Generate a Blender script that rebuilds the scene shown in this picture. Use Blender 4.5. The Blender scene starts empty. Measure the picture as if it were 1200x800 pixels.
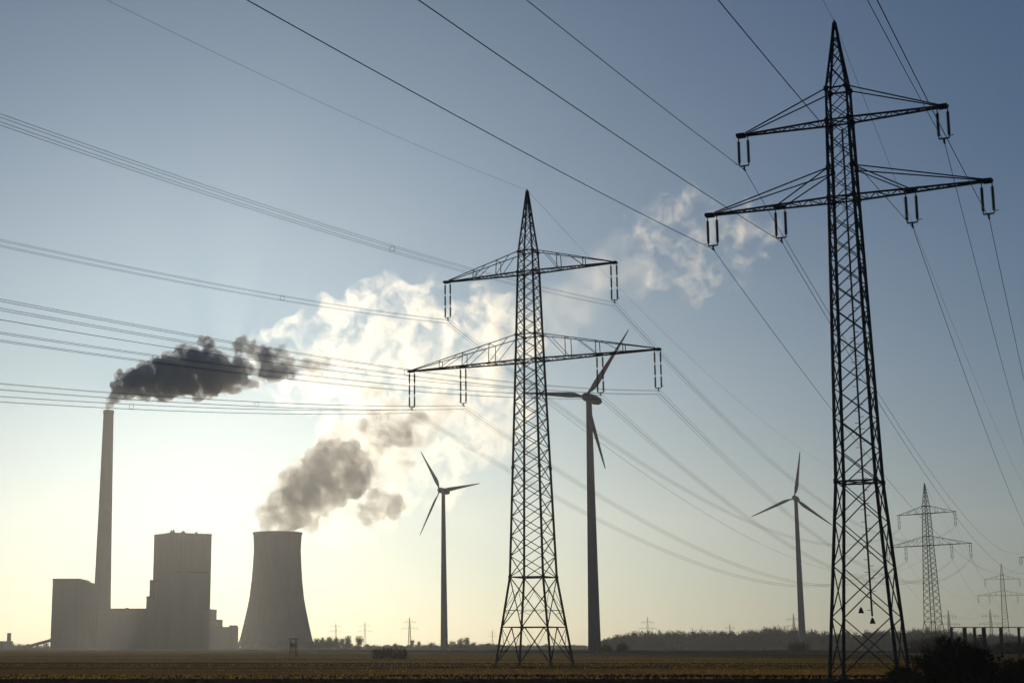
import bpy, bmesh, math, random
import numpy as np
from mathutils import Vector, Matrix, noise

# ------------------------------------------------------------------ camera, sky, sun, exposure
SC = bpy.context.scene
COL = SC.collection
F, CX, EYE = 1870.5, 461.0, 2.2               # focal length and principal point in photo pixels, eye height in metres
TILT = math.atan(357 / F)
CT, ST = math.cos(TILT), math.sin(TILT)
cam = bpy.data.cameras.new('camera')
cam_o = bpy.data.objects.new('camera', cam)
COL.objects.link(cam_o)
SC.camera = cam_o
cam.sensor_width = 36
cam.lens = F / 1200 * 36
cam.shift_x = (600 - CX) / 1200
cam.clip_start, cam.clip_end = 0.1, 40000
cam_o.location = (0, 0, EYE)
cam_o.rotation_euler = (math.pi / 2 + TILT, 0, 0)

SUN_AZ, SUN_EL = math.radians(-6.4), math.radians(8.7)
world = bpy.data.worlds.new('World')
SC.world = world
world.use_nodes = True
wn = world.node_tree
sky = wn.nodes.new('ShaderNodeTexSky')
sky.sky_type = 'NISHITA'
sky.sun_disc = False
sky.sun_elevation, sky.sun_rotation = SUN_EL, SUN_AZ
sky.altitude = 0
sky.air_density, sky.dust_density, sky.ozone_density = 1.0, 0.98, 5.5
tint = wn.nodes.new('ShaderNodeMix')            # the camera's slightly cool, green white balance
tint.data_type, tint.blend_type = 'RGBA', 'MULTIPLY'
tint.inputs[0].default_value = 1.0
tint.inputs[7].default_value = (0.82, 1.0, 1.05, 1)
wn.links.new(sky.outputs[0], tint.inputs[6])
wn.links.new(tint.outputs[2], wn.nodes['Background'].inputs[0])
wn.nodes['Background'].inputs[1].default_value = 0.09
sun = bpy.data.lights.new('sun', 'SUN')
sun.energy, sun.angle, sun.color = 3.1, math.radians(0.53), (1, 0.84, 0.60)
sun_o = bpy.data.objects.new('sun', sun)
COL.objects.link(sun_o)
sun_o.rotation_euler = Vector((math.sin(SUN_AZ) * math.cos(SUN_EL), math.cos(SUN_AZ) * math.cos(SUN_EL),
                               math.sin(SUN_EL))).to_track_quat('Z', 'Y').to_euler()
SC.view_settings.view_transform = 'Standard'
SC.view_settings.look = 'None'
SC.view_settings.gamma = 1
SC.view_settings.use_curve_mapping = False
SC.view_settings.exposure = -1.05
cy = SC.cycles
cy.use_denoising = True
cy.max_bounces, cy.diffuse_bounces, cy.glossy_bounces, cy.transmission_bounces, cy.volume_bounces = 8, 2, 1, 2, 5
cy.volume_step_rate = 0.6
cy.volume_max_steps = 400

rnd = random.Random(7)
nrng = np.random.default_rng(7)


def W(px, py, Y):
    """World point at depth Y that stands where pixel (px, py) of the 1200 x 800 photograph looks."""
    k = (400 - py) / F
    z = Y * (ST + k * CT) / (CT - k * ST)
    return Vector(((px - CX) * (Y * CT + z * ST) / F, Y, z + EYE))


def gx(px, Y):
    return (px - CX) * (Y * CT - EYE * ST) / F


# ------------------------------------------------------------------ mesh helpers
class MB:
    def __init__(s):
        s.v, s.f, s.m = [], [], []

    def add(s, vs, fs, mi=0):
        b = len(s.v)
        s.v.extend([tuple(p) for p in vs])
        s.f.extend([tuple(b + i for i in q) for q in fs])
        s.m.extend([mi] * len(fs))

    def bar(s, p, q, w, w2=None, mi=0):
        p, q = Vector(p), Vector(q)
        d = q - p
        if d.length < 1e-6:
            return
        a = d.orthogonal().normalized()
        if abs(d.normalized().z) < 0.9:
            a = d.cross(Vector((0, 0, 1))).normalized()
        b = d.cross(a).normalized()
        h, h2 = w / 2, (w2 or w) / 2
        c = [(-1, -1), (1, -1), (1, 1), (-1, 1)]
        vs = [p + a * x * h + b * y * h2 for x, y in c] + [q + a * x * h + b * y * h2 for x, y in c]
        s.add(vs, [(0, 1, 5, 4), (1, 2, 6, 5), (2, 3, 7, 6), (3, 0, 4, 7), (3, 2, 1, 0), (4, 5, 6, 7)], mi)

    def tube(s, pts, r, n=6, mi=0):
        """Tube along a polyline; r is one radius or one per point."""
        pts = [Vector(p) for p in pts]
        rs = r if isinstance(r, (list, tuple)) else [r] * len(pts)
        vs, fs = [], []
        for i, p in enumerate(pts):
            d = (pts[min(i + 1, len(pts) - 1)] - pts[max(i - 1, 0)]).normalized()
            a = d.cross(Vector((0, 0, 1)))
            a = a.normalized() if a.length > 1e-3 else Vector((1, 0, 0))
            b = d.cross(a).normalized()
            for k in range(n):
                t = 2 * math.pi * k / n
                vs.append(p + (a * math.cos(t) + b * math.sin(t)) * rs[i])
        for i in range(len(pts) - 1):
            for k in range(n):
                fs.append((i * n + k, i * n + (k + 1) % n, (i + 1) * n + (k + 1) % n, (i + 1) * n + k))
        fs.append(tuple(range(n))[::-1])
        fs.append(tuple((len(pts) - 1) * n + k for k in range(n)))
        s.add(vs, fs, mi)

    def lathe(s, prof, n=32, o=(0, 0, 0), mi=0, caps=True):
        o = Vector(o)
        vs, fs = [], []
        for r, z in prof:
            for k in range(n):
                t = 2 * math.pi * k / n
                vs.append(o + Vector((r * math.cos(t), r * math.sin(t), z)))
        for i in range(len(prof) - 1):
            for k in range(n):
                fs.append((i * n + k, i * n + (k + 1) % n, (i + 1) * n + (k + 1) % n, (i + 1) * n + k))
        if caps:
            fs.append(tuple(range(n))[::-1])
            fs.append(tuple((len(prof) - 1) * n + k for k in range(n)))
        s.add(vs, fs, mi)

    def box(s, lo, hi, mi=0):
        (x0, y0, z0), (x1, y1, z1) = lo, hi
        s.add([(x0, y0, z0), (x1, y0, z0), (x1, y1, z0), (x0, y1, z0), (x0, y0, z1), (x1, y0, z1), (x1, y1, z1), (x0, y1, z1)],
              [(3, 2, 1, 0), (4, 5, 6, 7), (0, 1, 5, 4), (1, 2, 6, 5), (2, 3, 7, 6), (3, 0, 4, 7)], mi)

    def build(s, name, mats, parent=None, smooth=False, loc=None):
        me = bpy.data.meshes.new(name)
        me.from_pydata(s.v, [], s.f)
        for m in (mats if isinstance(mats, (list, tuple)) else [mats]):
            me.materials.append(m)
        me.polygons.foreach_set('material_index', s.m)
        if smooth:
            me.polygons.foreach_set('use_smooth', [True] * len(s.f))
        me.update()
        o = bpy.data.objects.new(name, me)
        COL.objects.link(o)
        if parent:
            o.parent = parent
        if loc is not None:
            o.location = loc
        return o


def tag(o, label, cat=None, group=None, kind=None):
    o['label'] = label
    if cat:
        o['category'] = cat
    if group:
        o['group'] = group
    if kind:
        o['kind'] = kind
    return o


def thing(name, label, cat, loc=(0, 0, 0), rz=0.0, group=None):
    o = bpy.data.objects.new(name, None)
    COL.objects.link(o)
    o.location = loc
    o.rotation_euler = (0, 0, rz)
    o.empty_display_size = 0.5
    return tag(o, label, cat, group)


def copy_tree(o, parent=None, loc=None, rz=None, label=None, group=None, scale=None):
    c = o.copy()
    COL.objects.link(c)
    if parent:
        c.parent = parent
    if loc is not None:
        c.location = loc
    if rz is not None:
        c.rotation_euler = (0, 0, rz)
    if scale is not None:
        c.scale = (scale,) * 3
    if label:
        c['label'] = label
    if group:
        c['group'] = group
    for ch in list(o.children):
        copy_tree(ch, c)
    return c


# ------------------------------------------------------------------ materials
def pbr(name, color, rough=0.7, metal=0.0, var=0.25, scale=1.0, spec=0.3, streak=None):
    """Base colour broken up by two noises (weathering that stays put)."""
    m = bpy.data.materials.new(name)
    m.use_nodes = True
    nt = m.node_tree
    b = nt.nodes['Principled BSDF']
    b.inputs['Roughness'].default_value = rough
    b.inputs['Metallic'].default_value = metal
    b.inputs['Specular IOR Level'].default_value = spec
    tc = nt.nodes.new('ShaderNodeTexCoord')
    mp = nt.nodes.new('ShaderNodeMapping')
    mp.inputs['Scale'].default_value = streak or (1, 1, 1)
    nz = nt.nodes.new('ShaderNodeTexNoise')
    nz.inputs['Scale'].default_value = scale
    nz.inputs['Detail'].default_value = 5
    nz.inputs['Roughness'].default_value = 0.65
    rp = nt.nodes.new('ShaderNodeValToRGB')
    lo = [c * (1 - var) for c in color]
    hi = [min(1, c * (1 + var)) for c in color]
    rp.color_ramp.elements[0].position, rp.color_ramp.elements[1].position = 0.3, 0.7
    rp.color_ramp.elements[0].color = (*lo, 1)
    rp.color_ramp.elements[1].color = (*hi, 1)
    nt.links.new(tc.outputs['Object'], mp.inputs['Vector'])
    nt.links.new(mp.outputs[0], nz.inputs['Vector'])
    nt.links.new(nz.outputs[0], rp.inputs[0])
    nt.links.new(rp.outputs[0], b.inputs['Base Color'])
    return m


M = dict(
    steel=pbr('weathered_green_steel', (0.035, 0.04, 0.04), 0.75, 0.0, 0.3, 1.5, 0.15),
    wire=pbr('aluminium_conductor', (0.06, 0.06, 0.065), 0.7, 0.0, 0.1, 2, 0.2),
    porcelain=pbr('brown_porcelain', (0.035, 0.022, 0.018), 0.5, 0.0, 0.2, 3, 0.2),
    footing=pbr('footing_concrete', (0.06, 0.055, 0.05), 0.9, 0.0, 0.2, 3, 0.1),
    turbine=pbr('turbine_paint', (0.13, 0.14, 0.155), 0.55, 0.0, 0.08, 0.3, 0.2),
    red=pbr('red_blade_paint', (0.26, 0.045, 0.03), 0.55, 0.0, 0.08, 0.3, 0.2),
    concrete=pbr('stained_concrete', (0.115, 0.105, 0.09), 0.95, 0.0, 0.14, 0.06, 0.05, (1, 1, 0.12)),
    cladding=pbr('metal_cladding', (0.105, 0.098, 0.085), 0.9, 0.0, 0.16, 0.05, 0.05, (1, 1, 0.2)),
    cladding_dark=pbr('dark_cladding', (0.08, 0.08, 0.08), 0.9, 0.0, 0.2, 0.05, 0.05, (1, 1, 0.2)),
    roof=pbr('roof_felt', (0.07, 0.068, 0.065), 0.95, 0.0, 0.2, 0.1, 0.05),
    glass=pbr('dark_window_band', (0.03, 0.035, 0.04), 0.4, 0.0, 0.1, 0.3, 0.2),
    bark=pbr('grey_bark', (0.06, 0.05, 0.04), 0.95, 0.0, 0.3, 1, 0.05),
    twig=pbr('bare_twigs', (0.03, 0.026, 0.02), 0.95, 0.0, 0.35, 0.4, 0.05),
    scrub=pbr('dark_scrub', (0.022, 0.021, 0.013), 0.95, 0.0, 0.4, 1.5, 0.05),
    wood=pbr('weathered_boards', (0.07, 0.055, 0.04), 0.9, 0.0, 0.3, 2, 0.05),
)


def field_material(name, c0, c1, c2, bump=0.0, stretch=0.05):
    """Earth and dry grass: bands along the drilling direction, patches, fine clods."""
    m = bpy.data.materials.new(name)
    m.use_nodes = True
    nt = m.node_tree
    b = nt.nodes['Principled BSDF']
    b.inputs['Roughness'].default_value = 1
    b.inputs['Specular IOR Level'].default_value = 0
    tc = nt.nodes.new('ShaderNodeTexCoord')

    def nz(scale, sx, sy, det):
        mp = nt.nodes.new('ShaderNodeMapping')
        mp.inputs['Scale'].default_value = (sx, sy, 1)
        mp.inputs['Rotation'].default_value = (0, 0, 0.03)
        n = nt.nodes.new('ShaderNodeTexNoise')
        n.inputs['Scale'].default_value = scale
        n.inputs['Detail'].default_value = det
        n.inputs['Roughness'].default_value = 0.7
        nt.links.new(tc.outputs['Object'], mp.inputs[0])
        nt.links.new(mp.outputs[0], n.inputs['Vector'])
        return n
    a, p, f = nz(0.09, stretch, 1, 4), nz(0.02, 0.6, 1, 5), nz(1.2, 0.4, 1, 4)
    mix1 = nt.nodes.new('ShaderNodeValToRGB')
    e = mix1.color_ramp.elements
    e[0].position, e[0].color = 0.36, (*c0, 1)
    e[1].position, e[1].color = 0.66, (*c2, 1)
    k = mix1.color_ramp.elements.new(0.5)
    k.color = (*c1, 1)
    s = nt.nodes.new('ShaderNodeMath')
    s.operation = 'MULTIPLY_ADD'
    s.inputs[1].default_value = 0.55
    nt.links.new(a.outputs[0], s.inputs[0])
    s2 = nt.nodes.new('ShaderNodeMath')
    s2.operation = 'MULTIPLY'
    s2.inputs[1].default_value = 0.25
    nt.links.new(p.outputs[0], s2.inputs[0])
    s3 = nt.nodes.new('ShaderNodeMath')
    s3.operation = 'MULTIPLY_ADD'
    s3.inputs[1].default_value = 0.2
    nt.links.new(f.outputs[0], s3.inputs[0])
    nt.links.new(s2.outputs[0], s3.inputs[2])
    nt.links.new(s3.outputs[0], s.inputs[2])
    nt.links.new(s.outputs[0], mix1.inputs[0])
    nt.links.new(mix1.outputs[0], b.inputs['Base Color'])
    return m


M['field'] = field_material('dry_grass_field', (0.11, 0.055, 0.012), (0.34, 0.19, 0.04), (0.58, 0.36, 0.09))
M['stubble'] = field_material('brown_stubble', (0.07, 0.04, 0.014), (0.15, 0.088, 0.028), (0.26, 0.16, 0.05))
M['far_field'] = field_material('far_pasture', (0.16, 0.11, 0.035), (0.27, 0.19, 0.06), (0.36, 0.26, 0.085))
M['dark_field'] = field_material('winter_crop', (0.012, 0.013, 0.009), (0.018, 0.019, 0.012), (0.028, 0.028, 0.016))
M['soil'] = field_material('soil_and_shade', (0.003, 0.0022, 0.0015), (0.006, 0.0045, 0.0028), (0.013, 0.009, 0.005))  # near black: the foreground's shade is put into this soil colour
M['grass'] = pbr('dry_grass_blades', (0.38, 0.22, 0.05), 0.95, 0, 0.5, 0.2, 0.0)
_n = M['grass'].node_tree                      # thin blades let the low sun through
_t, _m = _n.nodes.new('ShaderNodeBsdfTranslucent'), _n.nodes.new('ShaderNodeMixShader')
_m.inputs[0].default_value = 0.5
_b = _n.nodes['Principled BSDF']
_n.links.new(_b.inputs['Base Color'].links[0].from_socket, _t.inputs['Color'])
_n.links.new(_b.outputs[0], _m.inputs[1])
_n.links.new(_t.outputs[0], _m.inputs[2])
_n.links.new(_m.outputs[0], _n.nodes['Material Output'].inputs['Surface'])


def volume_mat(name, color, density, aniso, noise_scale=None, lo=0.4, hi=0.6, detail=4, rough=0.6, fade=None):
    m = bpy.data.materials.new(name)
    m.use_nodes = True
    nt = m.node_tree
    nt.nodes.clear()
    out = nt.nodes.new('ShaderNodeOutputMaterial')
    v = nt.nodes.new('ShaderNodeVolumePrincipled')
    v.inputs['Color'].default_value = (*color, 1)
    v.inputs['Density'].default_value = density
    v.inputs['Anisotropy'].default_value = aniso
    nt.links.new(v.outputs[0], out.inputs['Volume'])
    if noise_scale:
        tc = nt.nodes.new('ShaderNodeTexCoord')
        n = nt.nodes.new('ShaderNodeTexNoise')
        n.inputs['Scale'].default_value = noise_scale
        n.inputs['Detail'].default_value = detail
        n.inputs['Roughness'].default_value = rough
        n.inputs['Distortion'].default_value = 0.35
        mr = nt.nodes.new('ShaderNodeMapRange')
        mr.interpolation_type = 'SMOOTHSTEP'
        mr.inputs['From Min'].default_value = lo
        mr.inputs['From Max'].default_value = hi
        mr.inputs['To Max'].default_value = density
        nt.links.new(tc.outputs['Object'], n.inputs['Vector'])
        nt.links.new(n.outputs[0], mr.inputs['Value'])
        if fade:                                # the plume thins out downwind
            sx = nt.nodes.new('ShaderNodeSeparateXYZ')
            fr = nt.nodes.new('ShaderNodeMapRange')
            for key, val in zip(('From Min', 'From Max', 'To Min', 'To Max'), fade):
                fr.inputs[key].default_value = val
            mu = nt.nodes.new('ShaderNodeMath')
            mu.operation = 'MULTIPLY'
            nt.links.new(tc.outputs['Object'], sx.inputs[0])
            nt.links.new(sx.outputs[0], fr.inputs['Value'])
            nt.links.new(mr.outputs[0], mu.inputs[0])
            nt.links.new(fr.outputs[0], mu.inputs[1])
            nt.links.new(mu.outputs[0], v.inputs['Density'])
        else:
            nt.links.new(mr.outputs[0], v.inputs['Density'])
    return m


# ------------------------------------------------------------------ the ground
def sheet(name, pts, z, mat, label):
    mb = MB()
    mb.add([(x, y, z) for x, y in pts], [tuple(range(len(pts)))])
    return tag(mb.build(name, mat), label, kind='structure')


sheet('ground', [(-6000, -400), (6000, -400), (6000, 6900), (-6000, 6900)], 0, M['far_field'],
      'flat pasture running out to the horizon')
sheet('field', [(-900, 118), (900, 132), (900, 575), (60, 560), (-20, 640), (-900, 900)], 0.004, M['field'],
      'brown dry grass field in the middle distance')
sheet('dark_field', [(-40, 640), (62, 566), (900, 580), (1500, 1280), (-110, 1280), (-85, 900)], 0.008, M['dark_field'],
      'dark green strip of winter crop behind the brown field')
strip = []
for q, yq in ((1, 178), (-1, 226)):
    for i in range(240):
        x = (-400 + 800 * i / 239) * q
        strip.append((x, yq + 0.03 * x + 9 * noise.noise(Vector((x * 0.012, yq, 0))) + 5 * noise.noise(Vector((x * 0.07, yq, 2)))))
sheet('stubble_strip', strip, 0.008, M['stubble'], 'darker brown strip of stubble across the field')
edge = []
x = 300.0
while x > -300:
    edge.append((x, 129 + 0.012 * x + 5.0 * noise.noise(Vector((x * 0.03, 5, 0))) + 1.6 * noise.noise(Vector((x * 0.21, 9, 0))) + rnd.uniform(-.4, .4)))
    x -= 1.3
sheet('foreground_shade', [(-300, -300), (300, -300)] + edge, 0.012, M['soil'],  # dark sheet, its colour stands in for shade over the near ground
      'dark ground with painted shade at the near edge of the field')
# two shallow ditches, real grooves' dark banks
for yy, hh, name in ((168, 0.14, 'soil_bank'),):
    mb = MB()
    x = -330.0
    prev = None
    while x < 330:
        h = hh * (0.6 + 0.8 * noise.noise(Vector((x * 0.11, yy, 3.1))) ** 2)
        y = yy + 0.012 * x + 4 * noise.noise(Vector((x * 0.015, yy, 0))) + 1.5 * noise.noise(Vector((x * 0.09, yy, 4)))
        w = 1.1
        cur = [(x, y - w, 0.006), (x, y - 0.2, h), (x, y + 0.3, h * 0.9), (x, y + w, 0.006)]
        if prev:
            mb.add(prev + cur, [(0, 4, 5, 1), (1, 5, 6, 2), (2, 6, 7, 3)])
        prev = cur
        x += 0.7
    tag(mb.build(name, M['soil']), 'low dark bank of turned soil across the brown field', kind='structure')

# dry grass standing in the field: one object, nobody could count it
mb = MB()
for i in range(48000):
    y = 112 + 230 * rnd.random() ** 1.5
    x = (rnd.random() * 1.15 - 0.33) * y * 0.75 - 10
    if noise.noise(Vector((x * 0.01, y * 0.09, 0))) < -0.12 + 0.3 * rnd.random():
        continue
    h = 0.05 + 0.10 * rnd.random() ** 2
    w = 0.03 + 0.06 * rnd.random()
    a = rnd.random() * math.pi
    dx, dy = math.cos(a) * w, math.sin(a) * w
    lx, ly = rnd.uniform(-.1, .1), rnd.uniform(-.1, .1)
    mb.add([(x - dx, y - dy, 0), (x + dx, y + dy, 0), (x + lx + dx * .6, y + ly + dy * .6, h), (x + lx - dx * .3, y + ly, h * 1.2)], [(0, 1, 2, 3)])
tag(mb.build('field_grass', M['grass']), 'short dry grass tufts standing across the brown field', 'grass', kind='stuff')


# ------------------------------------------------------------------ lattice pylons
def interp(prof, z):
    for (z0, h0), (z1, h1) in zip(prof, prof[1:]):
        if z <= z1:
            return h0 + (h1 - h0) * (z - z0) / (z1 - z0)
    return prof[-1][1]


CORN = [(-1, -1), (1, -1), (1, 1), (-1, 1)]


def corner(prof, k, z):
    h = interp(prof, z)
    return Vector((CORN[k][0] * h, CORN[k][1] * h, z))


def string_mesh(mb, p, length, r, sheds, units):
    """One porcelain long-rod string hanging from p."""
    p = Vector(p)
    ul = length / units
    for u in range(units):
        z1 = -u * ul
        z0 = z1 - ul
        fit = 0.10 * ul
        prof = [(0.025, z0), (0.04, z0 + fit * 0.4), (0.04, z0 + fit)]
        n = sheds
        body = ul - 2 * fit
        for i in range(n):
            zz = z0 + fit + body * (i + 0.1) / n
            prof += [(r * 0.62, zz), (r, zz + body * 0.35 / n), (r * 0.62, zz + body * 0.75 / n)]
        prof += [(0.04, z1 - fit), (0.025, z1)]
        mb.lathe(prof, 8, p)


def make_pylon(kind, label, group=None):
    near = kind == 'near'
    P = PAR[kind]
    prof, waist = P['prof'], P['waist']
    t = thing('lattice_pylon', label, 'pylon', group=group)
    wl, wb = P['wl'], P['wb']
    top = prof[-1][0]
    zs = [z for z, _ in prof]
    for k in range(4):
        m = MB()
        for z0, z1 in zip(zs, zs[1:]):
            w = wl if z0 < P['zl'] else wl * 0.75
            m.bar(corner(prof, k, z0), corner(prof, k, z1), w)
        # gusset plates where the bracing meets the leg
        for z in P['gussets']:
            c = corner(prof, k, z)
            m.bar(c - Vector((0, 0, .16)), c + Vector((0, 0, .16)), wl * 1.45, wl * 1.45)
        m.build('leg', M['steel'], t)
        m = MB()
        c = corner(prof, k, 0)
        m.lathe([(0.42, -0.1), (0.42, 0.08), (0.3, 0.2)], 10, (c.x, c.y, 0))
        m.build('footing', M['footing'], t)
    # the four faces of bracing
    for k in range(4):
        m = MB()
        k2 = (k + 1) % 4
        A, B = (lambda z: corner(prof, k, z)), (lambda z: corner(prof, k2, z))
        if near:
            levels = [0.35]
            for n, zt, _ in ((4, waist, 0),):
                ratios = [1.12 ** (n - i) for i in range(n)]
                for i in range(n):
                    levels.append(levels[0] + (waist - levels[0]) * sum(ratios[:i + 1]) / sum(ratios))
        else:
            levels = [waist]
            zh = 4.3
            m.bar(A(zh), B(zh), wb * 1.4)
            m.bar(A(zh), B(waist), wb * 1.2)
            m.bar(B(zh), A(waist), wb * 1.2)
            mid = (A(zh) + B(zh)) / 2
            m.bar(mid, A(0.3), wb * 1.3)
            m.bar(mid, B(0.3), wb * 1.3)
            zq = (zh + waist) / 2 - 0.9
            m.bar(A(zq), B(zq), wb * 0.6)
            for q, s in ((A, B), (B, A)):
                m.bar(q(2.2), (mid + q(0.3)) / 2, wb * 0.7)
                m.bar(q(zh), (mid + q(0.3)) / 2, wb * 0.7)
                m.bar(q(zq), q(waist) * 0.75 + s(zh) * 0.25, wb * 0.6)
                m.bar(q(zq), q(zh) * 0.75 + s(waist) * 0.25, wb * 0.6)
        z = waist
        while True:
            h = 2 * interp(prof, z) * (P['ratio'] if z < P['zpeak'] else 1.15)
            h = max(h, 0.55)
            if z + h > top - 0.9:
                break
            z += h
            levels.append(z)
        for i, (z0, z1) in enumerate(zip(levels, levels[1:])):
            w = wb if z1 < P['zl'] else wb * 0.8
            m.bar(A(z0), B(z1), w)
            m.bar(B(z0), A(z1), w)
        for z in P['frames']:
            m.bar(A(z), B(z), wb * 1.5)
        m.build('bracing', M['steel'], t)
    for z in [waist] + [a['z'] for a in P['arms']]:
        m = MB()
        m.bar(corner(prof, 0, z), corner(prof, 2, z), wb)
        m.bar(corner(prof, 1, z), corner(prof, 3, z), wb)
        m.build('cross_frame', M['steel'], t)
    m = MB()
    m.lathe([(0.16, top - 0.5), (0.11, top), (0.02, top + 0.25)], 8)
    m.bar((0, -0.35, top - 0.1), (0, 0.35, top - 0.1), 0.09)
    m.build('peak', M['steel'], t)
    # crossarms
    for a in P['arms']:
        z, L, ht = a['z'], a['L'], a['h']
        m = MB()
        hw, hw2 = interp(prof, z), interp(prof, z + ht)
        cw = P['cw']
        for s in (-1, 1):
            tip = [Vector((s * L, -0.14, z)), Vector((s * L, 0.14, z))]
            root = [Vector((s * hw, -hw, z)), Vector((s * hw, hw, z))]
            up = [Vector((s * hw2, -hw2, z + ht)), Vector((s * hw2, hw2, z + ht))]
            for j in (0, 1):
                m.bar(root[j], tip[j], cw)
                m.bar(up[j], tip[j] + Vector((-s * 0.3, 0, cw)), P['tie'])
            m.box((s * L - 0.35, -0.3, z - 0.12), (s * L + 0.25, 0.3, z + 0.12))
            n = a['n']
            for i in range(n):
                f0, f1 = i / n, (i + 1) / n
                p0, p1 = root[i % 2].lerp(tip[i % 2], f0), root[(i + 1) % 2].lerp(tip[(i + 1) % 2], f1)
                m.bar(p0, p1, wb * 0.85)
                if i:
                    m.bar(root[0].lerp(tip[0], f0), root[1].lerp(tip[1], f0), wb * 0.7)
            if near:
                if 'Li' in a:
                    tw = [Vector((s * hw2, -hw2, z + ht)), Vector((s * hw2, hw2, z + ht))]
                    for j in (0, 1):
                        m.bar(tw[j], root[j].lerp(tip[j], (a['Li'] - hw) / (L - hw)), P['tie'])
            else:
                for fr in a['posts']:
                    for j in (0, 1):
                        m.bar(root[j].lerp(tip[j], fr), up[j].lerp(tip[j], fr), wb * 0.9)
                        m.bar(root[j].lerp(tip[j], fr), up[j].lerp(tip[j], max(0, fr - 0.17)), wb * 0.7)
                    m.bar(up[0].lerp(tip[0], fr), up[1].lerp(tip[1], fr), wb * 0.7)
        for (x, za) in P['att']:
            if za == z:
                for e in (-0.34, 0.34):
                    m.bar((x + e, 0, z + 0.02), (x + e, 0, z - 0.2), 0.07)
                m.bar((x - .45, 0, z), (x + .45, 0, z), 0.12)
                f = interp(prof, z) * 0.5
                m.bar((x, -f, z), (x, f, z), 0.09)
        m.build('crossarm', M['steel'], t)
    # double suspension strings
    ins = P['ins']
    for (x, z) in P['att']:
        s = 1 if x > 0 else -1
        m = MB()
        x0, x1 = x + s * 0.34, x - s * 0.34
        zb = z - ins + 0.28
        m.bar((x0, 0, zb), (x1, 0, zb), 0.09, 0.09)
        m.bar((x, 0, zb), (x, 0, z - ins), 0.09)
        m.bar((x, -0.28, z - ins), (x, 0.28, z - ins), 0.10, 0.08)
        m.bar((x0, 0, zb + 0.12), (x0 + s * 0.3, 0, zb + 0.2), 0.04)
        m.bar((x1, 0, zb + 0.12), (x1, -0.3, zb + 0.2), 0.04)
        y = m.build('insulator_set', M['steel'], t)
        for xx in (x0, x1):
            q = MB()
            string_mesh(q, (xx, 0, z - 0.2), zb * -1 + z - 0.2, P['ri'], 14 if near else 9, P['units'])
            q.build('insulator_string', M['porcelain'], y)
    if near:
        m = MB()
        pts = [corner(prof, 3, z).lerp(corner(prof, 2, z), 0.5) + Vector((0, -0.06, 0)) for z in (4.2, waist, 32, 38)]
        m.tube(pts, 0.065, 6)
        z = 4.6
        i = 0
        while z < 38:
            c = corner(prof, 3, z).lerp(corner(prof, 2, z), 0.5)
            sx = 0.32 if i % 2 else -0.32
            m.bar(c, c + Vector((sx, 0, 0)), 0.035)
            z += 0.42
            i += 1
        m.build('climbing_rail', M['steel'], t)
        for zz, dx in ((3.7, 0.0), (4.4, -0.72)):
            q = MB()
            q.lathe([(0.02, 0.42), (0.10, 0.3), (0.20, 0.0)][::-1], 8, (dx, interp(prof, 4) - 0.06, zz))
            q.build('climbing_guard', M['steel'], t)
    return t


PAR = dict(
    near=dict(prof=[(0, 2.176), (13.05, 1.30), (32.76, 0.86), (38.37, 0.745), (40.7, 0.70), (44.45, 0.20), (45.7, 0.06)],
              waist=13.05, zl=33, zpeak=40.7, wl=0.16, wb=0.068, ratio=0.84, gussets=[13.05, 32.76, 34.9, 38.37, 40.7],
              frames=[13.05, 32.76, 38.37, 40.7, 44.45], cw=0.12, tie=0.075, ins=2.55, ri=0.125, units=1,
              arms=[dict(z=38.37, L=6.98, h=2.35, n=9), dict(z=32.76, L=9.5, h=2.15, n=12, Li=4.5)],
              att=[(-6.88, 38.37), (6.88, 38.37), (-9.38, 32.76), (9.38, 32.76), (-4.46, 32.76), (4.46, 32.76)]),
    wide=dict(prof=[(0, 3.30), (9.79, 1.99), (34.34, 1.24), (44.70, 0.95), (47.2, 0.86), (54.5, 0.07)],
              waist=9.79, zl=35, zpeak=47.2, wl=0.20, wb=0.078, ratio=0.58, gussets=[9.79, 22, 34.34, 37.3, 44.7, 47.1],
              frames=[9.79, 34.34, 37.3, 44.70, 47.2], cw=0.15, tie=0.085, ins=4.6, ri=0.12, units=3,
              arms=[dict(z=44.70, L=10.55, h=2.5, n=10, posts=[0.3, 0.62]),
                    dict(z=34.34, L=15.35, h=3.0, n=14, posts=[0.25, 0.5, 0.72])],
              att=[(-10.42, 44.70), (10.42, 44.70), (-15.22, 34.34), (15.22, 34.34), (-8.48, 34.34), (8.48, 34.34)]),
)

G_PYL = 'lattice pylons of the overhead lines'
near_pylon = make_pylon('near', 'tallest black lattice pylon at right, with plain tie rods above its two crossarms', G_PYL)
near_pylon.location, near_pylon.rotation_euler = (31.34, 107.19, 0), (0, 0, -0.475)
mid_pylon = make_pylon('wide', 'lattice pylon in the middle with trussed crossarms, left of the largest wind turbine', G_PYL)
mid_pylon.location, mid_pylon.rotation_euler = (15.65, 180.14, 0), (0, 0, -0.488)
K3 = 1.07
P3 = (186.5, 560.0, 0.90)
far_pylon = copy_tree(mid_pylon, None, (P3[0], P3[1], 0), -P3[2],
                      'hazy lattice pylon standing behind the dark bush, right of the near pylon', G_PYL, K3)
N1 = (228.1, 559.2, 0.475)
edge_pylon = copy_tree(near_pylon, None, (N1[0], N1[1], 0), -N1[2],
                       'pylon cut off by the right edge, only its left arm tips in view', G_PYL)
P4 = (404.0, 1070.0, 0.40)
farther_pylon = copy_tree(mid_pylon, None, (P4[0], P4[1], 0), -P4[2],
                          'small hazy pylon near the right edge, beyond the substation posts', G_PYL, 1.03)


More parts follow.
